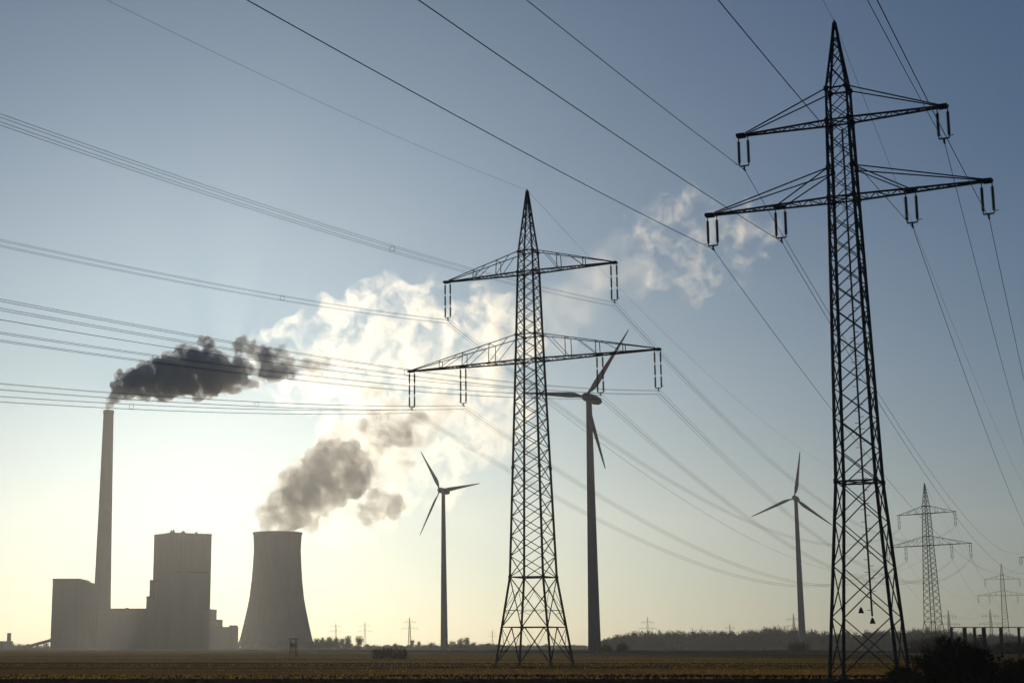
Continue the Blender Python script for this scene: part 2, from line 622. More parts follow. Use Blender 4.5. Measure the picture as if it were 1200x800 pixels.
def world_att(loc, yaw, k, kind):
    """Where the conductors clip on, in world space, keyed by phase."""
    P = PAR[kind]
    names = ['upper left', 'upper right', 'lower left outer', 'lower right outer', 'lower left inner', 'lower right inner']
    u = Vector((math.cos(yaw), -math.sin(yaw), 0))
    o = Vector((loc[0], loc[1], 0))
    d = {n: o + u * x * k + Vector((0, 0, (z - P['ins']) * k)) for n, (x, z) in zip(names, P['att'])}
    d['earth'] = o + Vector((0, 0, (P['prof'][-1][0] + 0.1) * k))
    return d


def wire_curve(a, b, sag, n):
    return [a.lerp(b, i / n) - Vector((0, 0, 4 * sag * (i / n) * (1 - i / n))) for i in range(n + 1)]


def span(a, b, sag, bundle, label, group, spacers=(), r=0.022, n=70, tmax=1.0):
    """One phase of one span: its sub-conductors and the spacers that tie them."""
    t = thing('power_line', label, 'power line', a, 0, group)
    side = (b - a).cross(Vector((0, 0, 1))).normalized()
    e = 0.2
    offs = {1: [(0, 0)], 2: [(-e, 0), (e, 0)], 4: [(-e, 0), (e, 0), (-e, -2 * e), (e, -2 * e)]}[bundle]
    base = wire_curve(a, b, sag, n)
    base = base[:max(2, int(n * tmax)) + 1]
    for ox, oz in offs:
        m = MB()
        m.tube([p - a + side * ox + Vector((0, 0, oz)) for p in base], r, 5)
        m.build('conductor', M['wire'], t)
    for d in spacers:
        L = (b - a).length
        i = d / L
        p = a.lerp(b, i) - Vector((0, 0, 4 * sag * i * (1 - i))) - a
        m = MB()
        c = [p + side * ox + Vector((0, 0, oz)) for ox, oz in offs]
        if bundle == 4:
            for q, w in ((0, 1), (1, 3), (3, 2), (2, 0)):
                m.bar(c[q], c[w], 0.022)
        else:
            m.bar(c[0], c[1], 0.05)
        m.build('spacer', M['wire'], t)
    return t


def shift(d, dx, dy, yaw_from, yaw_to, centre):
    R = Matrix.Rotation(-(yaw_to - yaw_from), 3, 'Z')
    c = Vector((centre[0], centre[1], 0))
    return {k: R @ (v - c) + c + Vector((dx, dy, 0)) for k, v in d.items()}


A1 = world_att((31.34, 107.19), 0.475, 1, 'near')
A2 = world_att((15.65, 180.14), 0.488, 1, 'wide')
A3 = world_att(P3, P3[2], K3, 'wide')
AN = world_att(N1, N1[2], 1, 'near')
A4 = world_att(P4, P4[2], 1.03, 'wide')
B1 = shift(A1, -600 * math.sin(0.425), -600 * math.cos(0.425), 0.475, 0.425, (31.34, 107.19))
B2 = shift(A2, -480 * math.sin(0.414), -480 * math.cos(0.414), 0.488, 0.414, (15.65, 180.14))
G_W = 'overhead conductors'
for ph in A1:
    e = ph == 'earth'
    pl = 'thin earth wire at the tip' if e else 'dark wire at the %s insulators' % ph
    r = 0.013 if e else 0.021
    span(A1[ph], B1[ph], 6.7 if e else 17.4, 1, pl + ' of the near pylon, rising left', G_W, (), r, 110, 0.45)
    span(A1[ph], AN[ph], 6 if e else 10.8, 1, pl + ' of the near pylon, sagging right', G_W, (), r, 70)
for ph in A2:
    e = ph == 'earth'
    pl = 'thin earth wire at the tip' if e else 'four-wire bundle at the %s insulators' % ph
    nb = 1 if e else 4
    sp = {'upper right': (62, 121, 154), 'upper left': (42, 92), 'lower right outer': (70, 128), 'lower right inner': (75, 120),
          'lower left outer': (60, 118), 'lower left inner': (50, 112)}.get(ph, ())
    span(A2[ph], B2[ph], 16.7 if e else 17.5, nb, pl + ' of the middle pylon, leftward', G_W, sp, 0.012 if e else 0.0125, 110, 0.55)
    span(A2[ph], A3[ph], 13.1 if e else 13.8, nb, pl + ' of the middle pylon, rightward', G_W,
         (), 0.013 if e else 0.0135, 70)
    pl = 'faint earth wire' if e else 'faint wire at the %s insulators' % ph
    span(A3[ph], A4[ph], 15, 1, pl + ' between the two hazy right pylons', G_W, (), 0.022, 50)
# the lone telecom cable at the middle pylon's body
ca = A2['earth'] * 1.0
ca.z = 31.0
cb = ca + (B2['earth'] - A2['earth'])
span(ca, cb, 15.5, 1, 'single thin cable at the middle pylon body, out past the left edge', G_W, (), 0.02, 110, 0.55)
cc = A3['earth'] * 1.0
cc.z = 33.5
span(ca, cc, 13, 1, 'single thin cable at the middle pylon body, sagging to the right', G_W, (), 0.018, 70)


# tiny pylons on the horizon: a simple lattice mast with two crossarms, no parts at that size
def tiny_pylon_mesh():
    m = MB()
    prof = [(0, 3.4), (10, 2.0), (36, 1.1), (50, 0.1)]
    for k in range(4):
        for (z0, _), (z1, _) in zip(prof, prof[1:]):
            m.bar(corner(prof, k, z0), corner(prof, k, z1), 0.34)
        z = 0
        while z < 46:
            z2 = z + max(1.6, 1.5 * interp(prof, z))
            m.bar(corner(prof, k, z), corner(prof, (k + 1) % 4, min(z2, 50)), 0.2)
            m.bar(corner(prof, (k + 1) % 4, z), corner(prof, k, min(z2, 50)), 0.2)
            z = z2
    for z, L in ((31, 14), (41, 10)):
        for s in (-1, 1):
            for y in (-1, 1):
                m.bar((0, y, z), (s * L, 0, z), 0.32)
                m.bar((0, y, z + 3), (s * L, 0, z + 0.2), 0.24)
            for q in (1.0, 0.55):
                m.bar((s * L * q, 0, z), (s * L * q, 0, z - 3.5), 0.22)
    return m


tiny = None
for px, top, Y, ws, lab in [
        (393.6, 728, 2700, 1, 'first of three faint pylons on the horizon right of the cooling tower'),
        (427.6, 727, 2750, 1, 'second of three faint pylons on the horizon right of the cooling tower'),
        (480, 722, 2450, 1, 'third of three faint pylons right of the cooling tower, closest to the slim turbine'),
        (577, 737, 3600, 1, 'faint tiny pylon on the horizon just left of the middle pylon base'),
        (758.6, 722, 2500, 1, 'faint pylon above the left end of the wood'),
        (855, 730, 3300, 1, 'faint tiny pylon tip showing over the middle of the wood'),
        (929.6, 718, 2300, 1, 'faint pylon above the wood, directly left of the right wind turbine tower'),
        (1111, 714, 2100, 1, 'small faint pylon between the near pylon and the substation posts'),
        (1160, 713, 2000, 1, 'small faint pylon left of the two-armed pylon by the right edge'),
        (1077, 735, 3200, 1, 'faintest tiny pylon right of the near pylon base')]:
    if tiny is None:
        tiny = tiny_pylon_mesh().build('lattice_pylon', M['steel'])
        o = tiny
    else:
        o = tiny.copy()
        COL.objects.link(o)
    b = W(px, top, Y)
    o.location = (b.x, Y, 0)
    o.scale = (b.z / 50.2,) * 3
    o.rotation_euler = (0, 0, rnd.uniform(-0.6, 0.3))
    tag(o, lab, 'pylon', 'faint pylons on the horizon')


# ------------------------------------------------------------------ wind turbines
def blade_mesh(R, r0=1.2):
    """Blade along +Z of length R from hub radius r0; chord along X, thickness along Y."""
    m = MB()
    st = [(0.0, 1.0, 1.0, 40), (0.04, 1.05, 0.95, 38), (0.10, 1.7, 0.8, 30), (0.18, 2.5, 0.62, 22), (0.26, 2.45, 0.5, 16), (0.4, 2.0, 0.38, 10),
          (0.55, 1.6, 0.28, 7), (0.7, 1.22, 0.2, 4), (0.8, 1.0, 0.16, 3), (0.9, 0.74, 0.12, 2), (0.96, 0.52, 0.09, 1), (0.995, 0.22, 0.05, 0), (1.0, 0.06, 0.03, 0)]
    n = 12
    vs, fs, mi = [], [], []
    rows = []
    for i in range(len(st) - 1):
        rows.append(st[i])
        for q in (1 / 3, 2 / 3):
            rows.append(tuple(st[i][k] + (st[i + 1][k] - st[i][k]) * q for k in range(4)))
    rows.append(st[-1])
    for f, c, th, tw in rows:
        z = r0 + (R - r0) * f
        ta = math.radians(tw)
        for k in range(n):
            a = 2 * math.pi * k / n
            c2 = c * (1.08 if f > 0.06 else 1.0)
            x = math.cos(a) * c2 / 2
            if f > 0.06:
                x += c2 * 0.2
            y = math.sin(a) * th / 2 * (1.0 if f < 0.06 else (0.65 + 0.5 * -math.cos(a) * 0.7))
            vs.append((x * math.cos(ta) - y * math.sin(ta), x * math.sin(ta) + y * math.cos(ta) - 0.4 * f * f, z))
    for i in range(len(rows) - 1):
        f = (rows[i][0] + rows[i + 1][0]) / 2
        red = 0.40 < f < 0.60
        for k in range(n):
            fs.append((i * n + k, i * n + (k + 1) % n, (i + 1) * n + (k + 1) % n, (i + 1) * n + k))
            mi.append(1 if red else 0)
    fs.append(tuple(range(n))[::-1])
    fs.append(tuple((len(rows) - 1) * n + k for k in range(n)))
    mi += [0, 0]
    m.v, m.f, m.m = vs, fs, mi
    return m


def turbine(px, hub_py, Y, ang, yaw, label, banded, rbase, rtop, back=0.0):
    hub = W(px, hub_py, Y)
    t = thing('wind_turbine', label, 'wind turbine', (hub.x, Y, 0), 0, 'wind turbines')
    Hh = hub.z
    m = MB()
    prof = []
    for i in range(13):
        f = i / 12
        prof.append((rbase + (rtop - rbase) * (f ** 0.85), 0.0 + (Hh - 1.6) * f))
    m.lathe(prof, 28)
    for f in (0.27, 0.52, 0.76):       # section flanges
        r = rbase + (rtop - rbase) * (f ** 0.85)
        m.lathe([(r + 0.01, Hh * f - 0.12), (r + 0.06, Hh * f - 0.1), (r + 0.06, Hh * f + 0.1), (r + 0.01, Hh * f + 0.12)], 28)
    tw = m.build('tower', M['turbine'], t, True)
    d = MB()
    d.box((-0.5, -rbase - 0.06, 0.2), (0.5, -rbase + 0.25, 2.4))
    d.build('door', M['glass'], tw)
    head = Matrix.Translation((0, 0, Hh)) @ Matrix.Rotation(yaw, 4, 'Z') @ Matrix.Rotation(math.radians(-6), 4, 'X') @ Matrix.Translation((0, back, 0))
    # local head axes: rotor looks along -Y
    m = MB()
    prof = [(0.15, -6.6), (1.0, -6.3), (1.6, -5.2), (1.95, -3.2), (2.1, -1.2), (2.05, 0.8), (1.9, 2.2)]
    m.lathe([(r, z) for r, z in prof], 24)
    o = m.build('nacelle', M['turbine'], t, True)
    o.matrix_local = head @ Matrix.Rotation(math.pi / 2, 4, 'X')
    m = MB()
    m.lathe([(1.85, 2.3), (1.9, 3.2), (1.75, 4.3), (1.2, 5.2), (0.5, 5.6), (0.05, 5.7)], 24)
    o = m.build('hub', M['turbine'], t, True)
    o.matrix_local = head @ Matrix.Rotation(math.pi / 2, 4, 'X')
    for a in ang:
        o = BLADE.copy() if BLADE.users_collection else BLADE
        COL.objects.link(o)
        o.parent = t
        o.matrix_local = head @ Matrix.Translation((0, -3.7, 0)) @ Matrix.Rotation(-math.radians(a - 90), 4, 'Y')
        if not banded:
            o.data = BLADE_PLAIN
    return t


BLADE = blade_mesh(35).build('blade', [M['turbine'], M['red']], None, True)
BLADE_PLAIN = BLADE.data.copy()
BLADE_PLAIN.polygons.foreach_set('material_index', [0] * len(BLADE_PLAIN.polygons))
COL.objects.unlink(BLADE)
turbine(690, 466, 682, (51, 171, 291), math.radians(-38 - 7), 'largest wind turbine, right of the middle pylon, with red bands on its blades', True, 2.75, 1.25, 1.7)
turbine(519.5, 575, 1110, (124, 4, 244), math.radians(-38 - 2), 'wind turbine left of the middle pylon, one blade pointing flat right', False, 2.6, 1.25)
turbine(932.5, 584, 1180, (82, 202, 322), math.radians(-15 - 14), 'wind turbine just left of the near pylon, one blade straight up', False, 2.75, 1.3)

# ------------------------------------------------------------------ the power station
D0 = 1690.0


def up(py, Y=D0):
    return W(600, py, Y).z


# chimney
c = W(118, 757, D0)
t = thing('chimney', 'tall slim concrete chimney with dark smoke blowing from its top', 'chimney', (c.x, D0, 0))
Ht = up(481)
m = MB()
m.lathe([(10.2 - (10.2 - 5.3) * (i / 20) ** 0.8, Ht * i / 20) for i in range(21)], 36)
m.build('shaft', M['concrete'], t, True)
m = MB()
m.lathe([(5.35, Ht - 4), (5.75, Ht - 3.6), (5.75, Ht - 0.4), (5.5, Ht + 0.3), (4.6, Ht + 0.35)], 36)
m.build('rim', M['cladding_dark'], t)
# cooling tower
c = W(323.5, 757, D0)
t = thing('cooling_tower', 'broad concrete cooling tower with waisted sides and grey steam rising', 'cooling tower', (c.x, D0, 0))
prof_px = [(751.5, 42.6), (746.7, 41.2), (738, 39.2), (730, 37.4), (713, 33.8), (700, 31.4), (680, 29.2), (660, 27.8), (645, 27.1), (635, 27.4), (628, 27.9), (624, 28.3)]
s = D0 / F * CT
prof = [(r * s * 1.012, up(py)) for py, r in prof_px]
zin = [(r - 0.5, z) for r, z in prof]
m = MB()
m.lathe(prof + zin[::-1], 96, caps=False)
shell = m.build('shell', M['concrete'], t, True)
m = MB()
for k in range(72):
    a = 2 * math.pi * k / 72
    for (ra, za), (rb, zb) in zip(prof, prof[1:]):
        m.bar((math.cos(a) * (ra + .1), math.sin(a) * (ra + .1), za), (math.cos(a) * (rb + .1), math.sin(a) * (rb + .1), zb), 0.3)
m.build('ribs', M['concrete'], shell)['kind'] = 'stuff'
m = MB()
m.lathe([(prof[-1][0] + 0.1, prof[-1][1] - 1.6), (prof[-1][0] + 0.9, prof[-1][1] - 1.4), (prof[-1][0] + 0.9, prof[-1][1] + 0.2), (prof[-1][0] - 0.2, prof[-1][1] + 0.3)], 64)
m.build('rim', M['concrete'], t)
m = MB()
r1, z1 = prof[0]
for k in range(36):
    a0, a1, a2 = [2 * math.pi * (k + q) / 36 for q in (0, 0.5, 1)]
    top_ = Vector((r1 * math.cos(a1), r1 * math.sin(a1), z1 + 0.2))
    for a in (a0, a2):
        m.bar((math.cos(a) * (r1 + 2.4), math.sin(a) * (r1 + 2.4), 0), top_, 0.9)
q = m.build('support_columns', M['cladding_dark'], t)
m = MB()
m.lathe([(r1 - 1.2, 0), (r1 - 1.6, z1 + 2.0)], 48)
m.build('fill', M['cladding_dark'], t)


def block(name, label, cat, corners_px, Y, top_py, depth, mat, rz=0.0, top2=None):
    """A clad building: walls with a parapet, a roof slab set inside it, ribs at the wall joints."""
    x0, x1 = gx(corners_px[0], Y), gx(corners_px[1], Y)
    w = (x1 - x0)
    cxm = (x0 + x1) / 2
    h = up(top_py, Y)
    h2 = up(top2, Y) if top2 else h
    t = thing(name, label, cat, (cxm, Y, 0), rz, 'power station buildings')
    m = MB()
    hw, hd = w / 2, depth / 2
    m.add([(-hw, -hd, 0), (hw, -hd, 0), (hw, hd, 0), (-hw, hd, 0), (-hw, -hd, h), (hw, -hd, h2), (hw, hd, h2), (-hw, hd, h)],
          [(3, 2, 1, 0), (4, 5, 6, 7), (0, 1, 5, 4), (1, 2, 6, 5), (2, 3, 7, 6), (3, 0, 4, 7)])
    n = max(2, int(w / 6))
    wl = m.build('wall', mat, t)
    r = MB()
    for i in range(1, n):
        x = -hw + w * i / n
        hh = h + (h2 - h) * i / n
        r.box((x - 0.15, -hd - 0.16, 0), (x + 0.15, -hd - 0.003, hh - 0.4))
    for i in range(1, max(2, int(depth / 6))):
        y = -hd + depth * i / max(2, int(depth / 6))
        r.box((-hw - 0.16, y - 0.15, 0), (-hw - 0.003, y + 0.15, h - 0.4))
        r.box((hw + 0.003, y - 0.15, 0), (hw + 0.16, y + 0.15, h2 - 0.4))
    r.build('wall_ribs', M['cladding_dark'], wl)
    m = MB()
    m.add([(x * (hw + 0.35), y * (hd + 0.35), (h if x < 0 else h2) + dz) for dz in (0.01, 1.1) for x, y in ((-1, -1), (1, -1), (1, 1), (-1, 1))],
          [(3, 2, 1, 0), (4, 5, 6, 7), (0, 1, 5, 4), (1, 2, 6, 5), (2, 3, 7, 6), (3, 0, 4, 7)])
    m.build('roof', M['roof'], t)
    return t, hw, hd, h


# boiler house: seen corner-on
Y = D0 - 10
wd = (247 - 176.8) * Y / F * CT
a = math.radians(33)
ww = wd / (math.cos(a) + math.sin(a))
t = thing('boiler_house', 'tallest square grey boiler house, seen corner-on between chimney and cooling tower', 'building',
          (gx(211.0, Y), Y, 0), a, 'power station buildings')
h = up(627.5, Y)
hw = ww / 2
m = MB()
m.box((-hw, -hw, 0), (hw, hw, h))
wl = m.build('wall', M['cladding'], t)
m = MB()
for s_ in (-1, 1):
    for i in range(1, 9):
        x = -hw + ww * i / 9
        m.box((x - 0.2, s_ * hw - (0.2 if s_ < 0 else -0.003), 0), (x + 0.2, s_ * hw + (0.2 if s_ > 0 else -0.003), h - 1))
        m.box((s_ * hw - (0.2 if s_ < 0 else -0.003), x - 0.2, 0), (s_ * hw + (0.2 if s_ > 0 else -0.003), x + 0.2, h - 1))
m.build('wall_ribs', M['cladding_dark'], wl)
for zf in (0.66,):
    m = MB()
    z = h * zf
    m.box((-hw * 0.82, -hw - 0.25, z), (hw * 0.82, -hw - 0.205, z + 1.8))
    m.build('window_band', M['glass'], t)
    m = MB()
    m.box((-hw - 0.25, -hw * 0.82, z), (-hw - 0.205, hw * 0.82, z + 1.8))
    m.build('window_band', M['glass'], t)
m = MB()
m.box((-hw - .4, -hw - .4, h + 0.01), (hw + .4, hw + .4, h + 1.4))
rf = m.build('roof', M['roof'], t)
for (x, y, w_, hh) in [(-0.85, -0.8, 1.6, 2.6), (-0.55, 0.1, 1.8, 3.4), (-0.2, -0.5, 2.2, 2.2), (0.1, 0.3, 1.6, 3.0), (0.4, -0.6, 2.0, 1.6)]:
    m = MB()
    m.box((x * hw - w_ / 2, y * hw - w_ / 2, h + 1.41), (x * hw + w_ / 2, y * hw + w_ / 2, h + 1.4 + hh))
    m.lathe([(w_ * .3, h + 1.4 + hh), (w_ * .3, h + 2.0 + hh), (w_ * .42, h + 2.2 + hh), (w_ * .1, h + 2.7 + hh)], 10, (x * hw, y * hw, 0))
    m.build('roof_vent', M['cladding_dark'], rf)
m = MB()
for s_ in (-1, 1):
    m.bar((-hw, s_ * hw, h + 2.4), (hw, s_ * hw, h + 2.4), 0.18)
    m.bar((s_ * hw, -hw, h + 2.4), (s_ * hw, hw, h + 2.4), 0.18)
    for i in range(9):
        x = -hw + ww * i / 8
        m.bar((x, s_ * hw, h + 1.3), (x, s_ * hw, h + 2.4), 0.14)
        m.bar((s_ * hw, x, h + 1.3), (s_ * hw, x, h + 2.4), 0.14)
m.build('handrail', M['steel'], rf)
m = MB()
m.box((-hw * .55, -hw - 1.2, h * .30), (-hw * .25, -hw - 0.21, h * .97))
m.build('lift_shaft', M['cladding_dark'], t)
m = MB()
m.box((hw * .1, -hw - 0.5, h * .36), (hw * .7, -hw - 0.21, h * .52))
m.build('louvre_panel', M['concrete'], t)
# stair tower steps on the boiler house's left
block('stair_tower', 'narrow stepped tower attached to the boiler house\'s left side', 'building', (175.5, 186), Y + 2, 681, 26, M['cladding'])
block('stair_tower', 'low narrow block at the foot of the stair tower\'s left side', 'building', (172.5, 180), Y - 4, 700, 30, M['cladding'])
block('bunker_tower', 'dark coal bunker block at far left beside the chimney', 'building', (65, 96), D0 - 40, 680, 52, M['cladding_dark'])
block('bunker_annex', 'sloping-roofed block between the coal bunker and the chimney', 'building', (96.2, 108), D0 - 30, 680.5, 40, M['cladding_dark'], 0, 685.5)
tt, hw_, hd_, hh_ = block('turbine_hall', 'long low turbine hall between chimney and boiler house', 'building', (122, 173), D0 - 25, 714.5, 60, M['cladding'])
m = MB()
for i in range(7):
    x = -hw_ + 4 + i * (2 * hw_ - 8) / 6
    m.box((x - 1, -3, hh_ + 1.11), (x + 1, 3, hh_ + 1.5 + (1.0 if i == 3 else 0.3)))
m.build('roof_lights', M['cladding_dark'], tt)
block('plant_annex', 'tallest of the three annex steps right of the boiler house', 'building', (236, 251), D0 - 30, 715, 34, M['cladding'])
block('plant_annex', 'middle annex step right of the boiler house', 'building', (244, 258.5), D0 - 44, 727, 30, M['cladding'])
block('plant_annex', 'lowest annex at the right end, closest to the cooling tower', 'building', (252, 277), D0 - 56, 735.5, 34, M['cladding'])
tt, hw_, hd_, hh_ = block('machine_shed', 'small square shed on the right end of the lowest annex', 'building', (269, 277.2), D0 - 80, 733.5, 12, M['cladding_dark'])
# conveyor sloping up to the bunker
Y = D0 - 60
a, b = W(30, 756, Y), W(66, 748, Y)
t = thing('coal_conveyor', 'sloping enclosed coal conveyor climbing to the bunker block', 'conveyor', (a.x, Y, 0))
m = MB()
rel = Vector((b.x - a.x, 0, 0))
m.bar((0, 0, 1.5), (rel.x, 0, b.z), 3.4, 3.0)
m.build('gallery', M['cladding_dark'], t)
for f in (0.35, 0.6, 0.85):
    m = MB()
    z = 1.5 + (b.z - 1.5) * f - 1.5
    for s_ in (-1.4, 1.4):
        m.bar((rel.x * f, s_, 0), (rel.x * f, s_ * .7, z), 0.5)
    m.bar((rel.x * f, -1.3, z * .5), (rel.x * f, 1.1, z * .9), 0.3)
    m.build('trestle', M['steel'], t)
block('coal_shed', 'low flat shed at the left edge of the photo', 'building', (-40, 9), D0 - 60, 752, 40, M['cladding_dark'])
Y = D0 - 40
t = thing('small_stack', 'short round stack beside the low shed at the left edge', 'chimney', (gx(10, Y), Y, 0))
hs = up(741.5, Y)
m = MB()
m.lathe([(2.3, 0), (2.0, hs - 1)], 20)
m.build('shaft', M['cladding_dark'], t, True)
m = MB()
m.lathe([(2.05, hs - 1), (2.3, hs - 0.8), (2.3, hs), (1.2, hs + .3)], 20)
m.build('rim', M['cladding_dark'], t)


# ------------------------------------------------------------------ trees, bushes
def twigs(m, c, rx, ry, rz, n, size, shell=0.35, mi=0):
    """A cloud of thin slivers: a bare or leafy crown with an uneven edge."""
    seed = Vector((rnd.random() * 50, rnd.random() * 50, rnd.random() * 50))
    k = 0
    while k < n:
        v = Vector((rnd.gauss(0, 1), rnd.gauss(0, 1), rnd.gauss(0, 1))).normalized()
        rr = (shell + (1 - shell) * rnd.random()) ** 0.6
        lump = 0.72 + 0.55 * noise.noise(v * 1.7 + seed)
        p = Vector((v.x * rx, v.y * ry, v.z * rz)) * rr * lump
        if noise.noise((p / max(rx, rz)) * 3.2 + seed) < -0.18:
            k += 0.4
            continue
        p += c
        d = (v + Vector((rnd.gauss(0, .6), rnd.gauss(0, .6), rnd.gauss(0, .6) + .3))).normalized() * size * rnd.uniform(.6, 1.4)
        s = d.orthogonal().normalized() * size * rnd.uniform(.1, .22)
        s = Matrix.Rotation(rnd.random() * 6.28, 3, d.normalized()) @ s
        m.add([p - s, p + s, p + d + s * .3, p + d - s * .2], [(0, 1, 2, 3)], mi)
        k += 1


def bare_skeleton(m, h, r, n=9):
    m.tube([(0, 0, 0), (0.02 * h, 0, h * .3), (0, 0.01 * h, h * .6), (0.01 * h, 0, h * .9)], [h * .028, h * .022, h * .014, h * .004], 6)
    for i in range(n):
        z = h * rnd.uniform(.25, .7)
        a = rnd.random() * 6.28
        e = Vector((math.cos(a) * r * .8, math.sin(a) * r * .8, z + h * rnd.uniform(.12, .3)))
        m.tube([(0, 0, z), (e.x * .5, e.y * .5, z + (e.z - z) * .35), e], [h * .012, h * .008, h * .003], 4)


def tree(px, top, Y, width_px, label, group):
    b = W(px, top, Y)
    h = b.z
    r = width_px * Y / F / 2
    t = thing('bare_tree', label, 'tree', (b.x, Y, 0), rnd.random() * 6, group)
    m = MB()
    bare_skeleton(m, h, r)
    m.build('trunk', M['bark'], t)
    m = MB()
    twigs(m, Vector((0, 0, h * .62)), r, r, h * .36, 360, h * .11, 0.0)
    twigs(m, Vector((0, 0, h * .36)), r * .6, r * .6, h * .3, 120, h * .12, 0.0)
    for i in range(26):
        a = rnd.random() * 6.28
        e = rnd.random() ** .5 * r * .9
        z0 = h * rnd.uniform(.45, .75)
        p = Vector((math.cos(a) * e, math.sin(a) * e, z0))
        m.tube([p * .5 + Vector((0, 0, z0 * .4)), p, p * 1.12 + Vector((0, 0, h * rnd.uniform(.08, .28)))], [h * .008, h * .006, h * .002], 3)
    m.build('crown', M['twig'], t)
    return t


GT = 'bare trees along the horizon'
tree(421, 743, 1050, 13, 'rounded bare tree standing alone right of the cooling tower tree line', GT)
tree(408, 743, 1300, 9, 'taller pointed tree at the right end of the hazy row beside the cooling tower', GT)
for px, tp, w_ in ((371, 746, 10), (378, 745, 9), (386, 744, 9), (394, 745, 8), (401, 746, 8)):
    tree(px, tp, 1350, w_, 'hazy bare tree in the row touching the cooling tower\'s right foot', GT)
for px, tp, w_ in ((430, 753, 8), (452, 754, 9), (463, 752, 6), (483, 748, 6), (491, 750, 5)):
    tree(px, tp, 1400, w_, 'low hazy tree on the horizon between the cooling tower and the left turbine', GT)
tree(506, 751, 1000, 12, 'dark round tree touching the foot of the left turbine on its left side', GT)
for px, tp, w_ in ((530, 749, 11), (540, 746, 11), (547, 745, 9), (555, 751, 9), (565, 753, 8), (572, 752, 7)):
    tree(px, tp, 1200, w_, 'small dark tree in the row right of the left turbine foot', GT)
for px, tp, w_ in ((588, 754, 8), (620, 754, 8), (640, 753, 6), (672, 754, 8)):
    tree(px, tp, 1500, w_, 'tiny hazy tree on the horizon behind the middle pylon base', GT)
for px, tp, w_ in ((14, 751, 8), (22, 753, 9), (33, 753, 7), (55, 752, 7)):
    tree(px, tp, 1750, w_, 'tiny hazy tree under the coal conveyor at far left', GT)

# the wood at right: one mass
top_px = [(700, 752), (708, 749), (720, 745), (740, 740), (760, 738), (780, 739), (800, 739), (820, 738), (850, 739), (875, 738), (890, 736), (910, 732), (930, 735),
          (950, 738), (980, 739), (1020, 739), (1060, 737), (1085, 735), (1110, 737), (1150, 742), (1215, 744)]


def wood_top(px):
    for (x0, y0), (x1, y1) in zip(top_px, top_px[1:]):
        if px <= x1:
            return y0 + (y1 - y0) * (px - x0) / (x1 - x0)
    return top_px[-1][1]


m = MB()
for i in range(620):
    px = 700 + rnd.random() * 514
    Y = 1200 + 150 * rnd.random()
    b = W(px, wood_top(px) + rnd.uniform(-2.5, 5.0), Y)
    h = max(b.z, 3.5)
    r = rnd.uniform(2.2, 5.2)
    m.tube([(b.x, Y, 0), (b.x + rnd.uniform(-.4, .4), Y, h * .5), (b.x + rnd.uniform(-.6, .6), Y, h * .95)], [.3, .2, .06], 4, 1)
    for j in range(6):
        a = rnd.random() * 6.28
        z = h * rnd.uniform(.3, .75)
        m.tube([(b.x, Y, z), (b.x + math.cos(a) * r * .9, Y + math.sin(a) * r * .9, z + h * rnd.uniform(.15, .32))], [.14, .04], 3, 1)
    twigs(m, Vector((b.x, Y, h * .55)), r, r, h * .46, 190, 1.5, 0.0)
    twigs(m, Vector((b.x, Y, h * .2)), r * 1.5, r, h * .26, 70, 1.7, 0.0)
tag(m.build('woodland', [M['twig'], M['bark']]), 'dark hazy wood of bare trees along the right half of the horizon', 'wood', kind='stuff')


m = MB()
for x0p, x1p, tp, Yh, n in ((364, 412, 750.5, 1380, 60), (405, 520, 756, 1420, 90), (526, 585, 754.5, 1230, 60), (580, 705, 756, 1520, 90), (-20, 66, 755.5, 1760, 60)):
    for i in range(n):
        b = W(x0p + rnd.random() * (x1p - x0p), tp + rnd.uniform(-1.8, 1.6), Yh + rnd.uniform(-12, 12))
        h = max(b.z, 1.2)
        twigs(m, Vector((b.x, b.y, h * .45)), rnd.uniform(2, 5), 2.5, h * .55, 110, 1.2, 0.0)
tag(m.build('hedgerow', M['twig']), 'low hazy hedge growth along the left half of the horizon', 'hedge', kind='stuff')


def bush(px0, px1, top, base, Y, n, size, label, group=None, mat='scrub'):
    x0, x1 = gx(px0, Y), gx(px1, Y)
    h = W(600, top, Y).z
    t = thing('bush', label, 'bush', ((x0 + x1) / 2, Y, 0), 0, group)
    r = (x1 - x0) / 2
    m = MB()
    for i in range(14):
        a = rnd.random() * 6.28
        e = rnd.uniform(.2, .85)
        m.tube([(math.cos(a) * r * .15, math.sin(a) * r * .15, 0), (math.cos(a) * r * e * .6, math.sin(a) * r * e * .5, h * .45),
                (math.cos(a) * r * e, math.sin(a) * r * e * .8, h * rnd.uniform(.7, 1.0))], [r * .025, r * .016, r * .005], 4)
    m.build('stems', M['bark'], t)
    m = MB()
    twigs(m, Vector((0, 0, h * .42)), r * 1.15, r * .9, h * .62, n, size, 0.0)
    twigs(m, Vector((r * .35, 0, h * .36)), r * .75, r * .7, h * .5, n // 3, size, 0.0)
    twigs(m, Vector((-r * .4, 0, h * .36)), r * .7, r * .7, h * .5, n // 3, size, 0.0)
    twigs(m, Vector((0, 0, h * .18)), r * 1.15, r * .9, h * .26, n // 3, size, 0.0)
    m.build('foliage', M[mat], t)
    return t


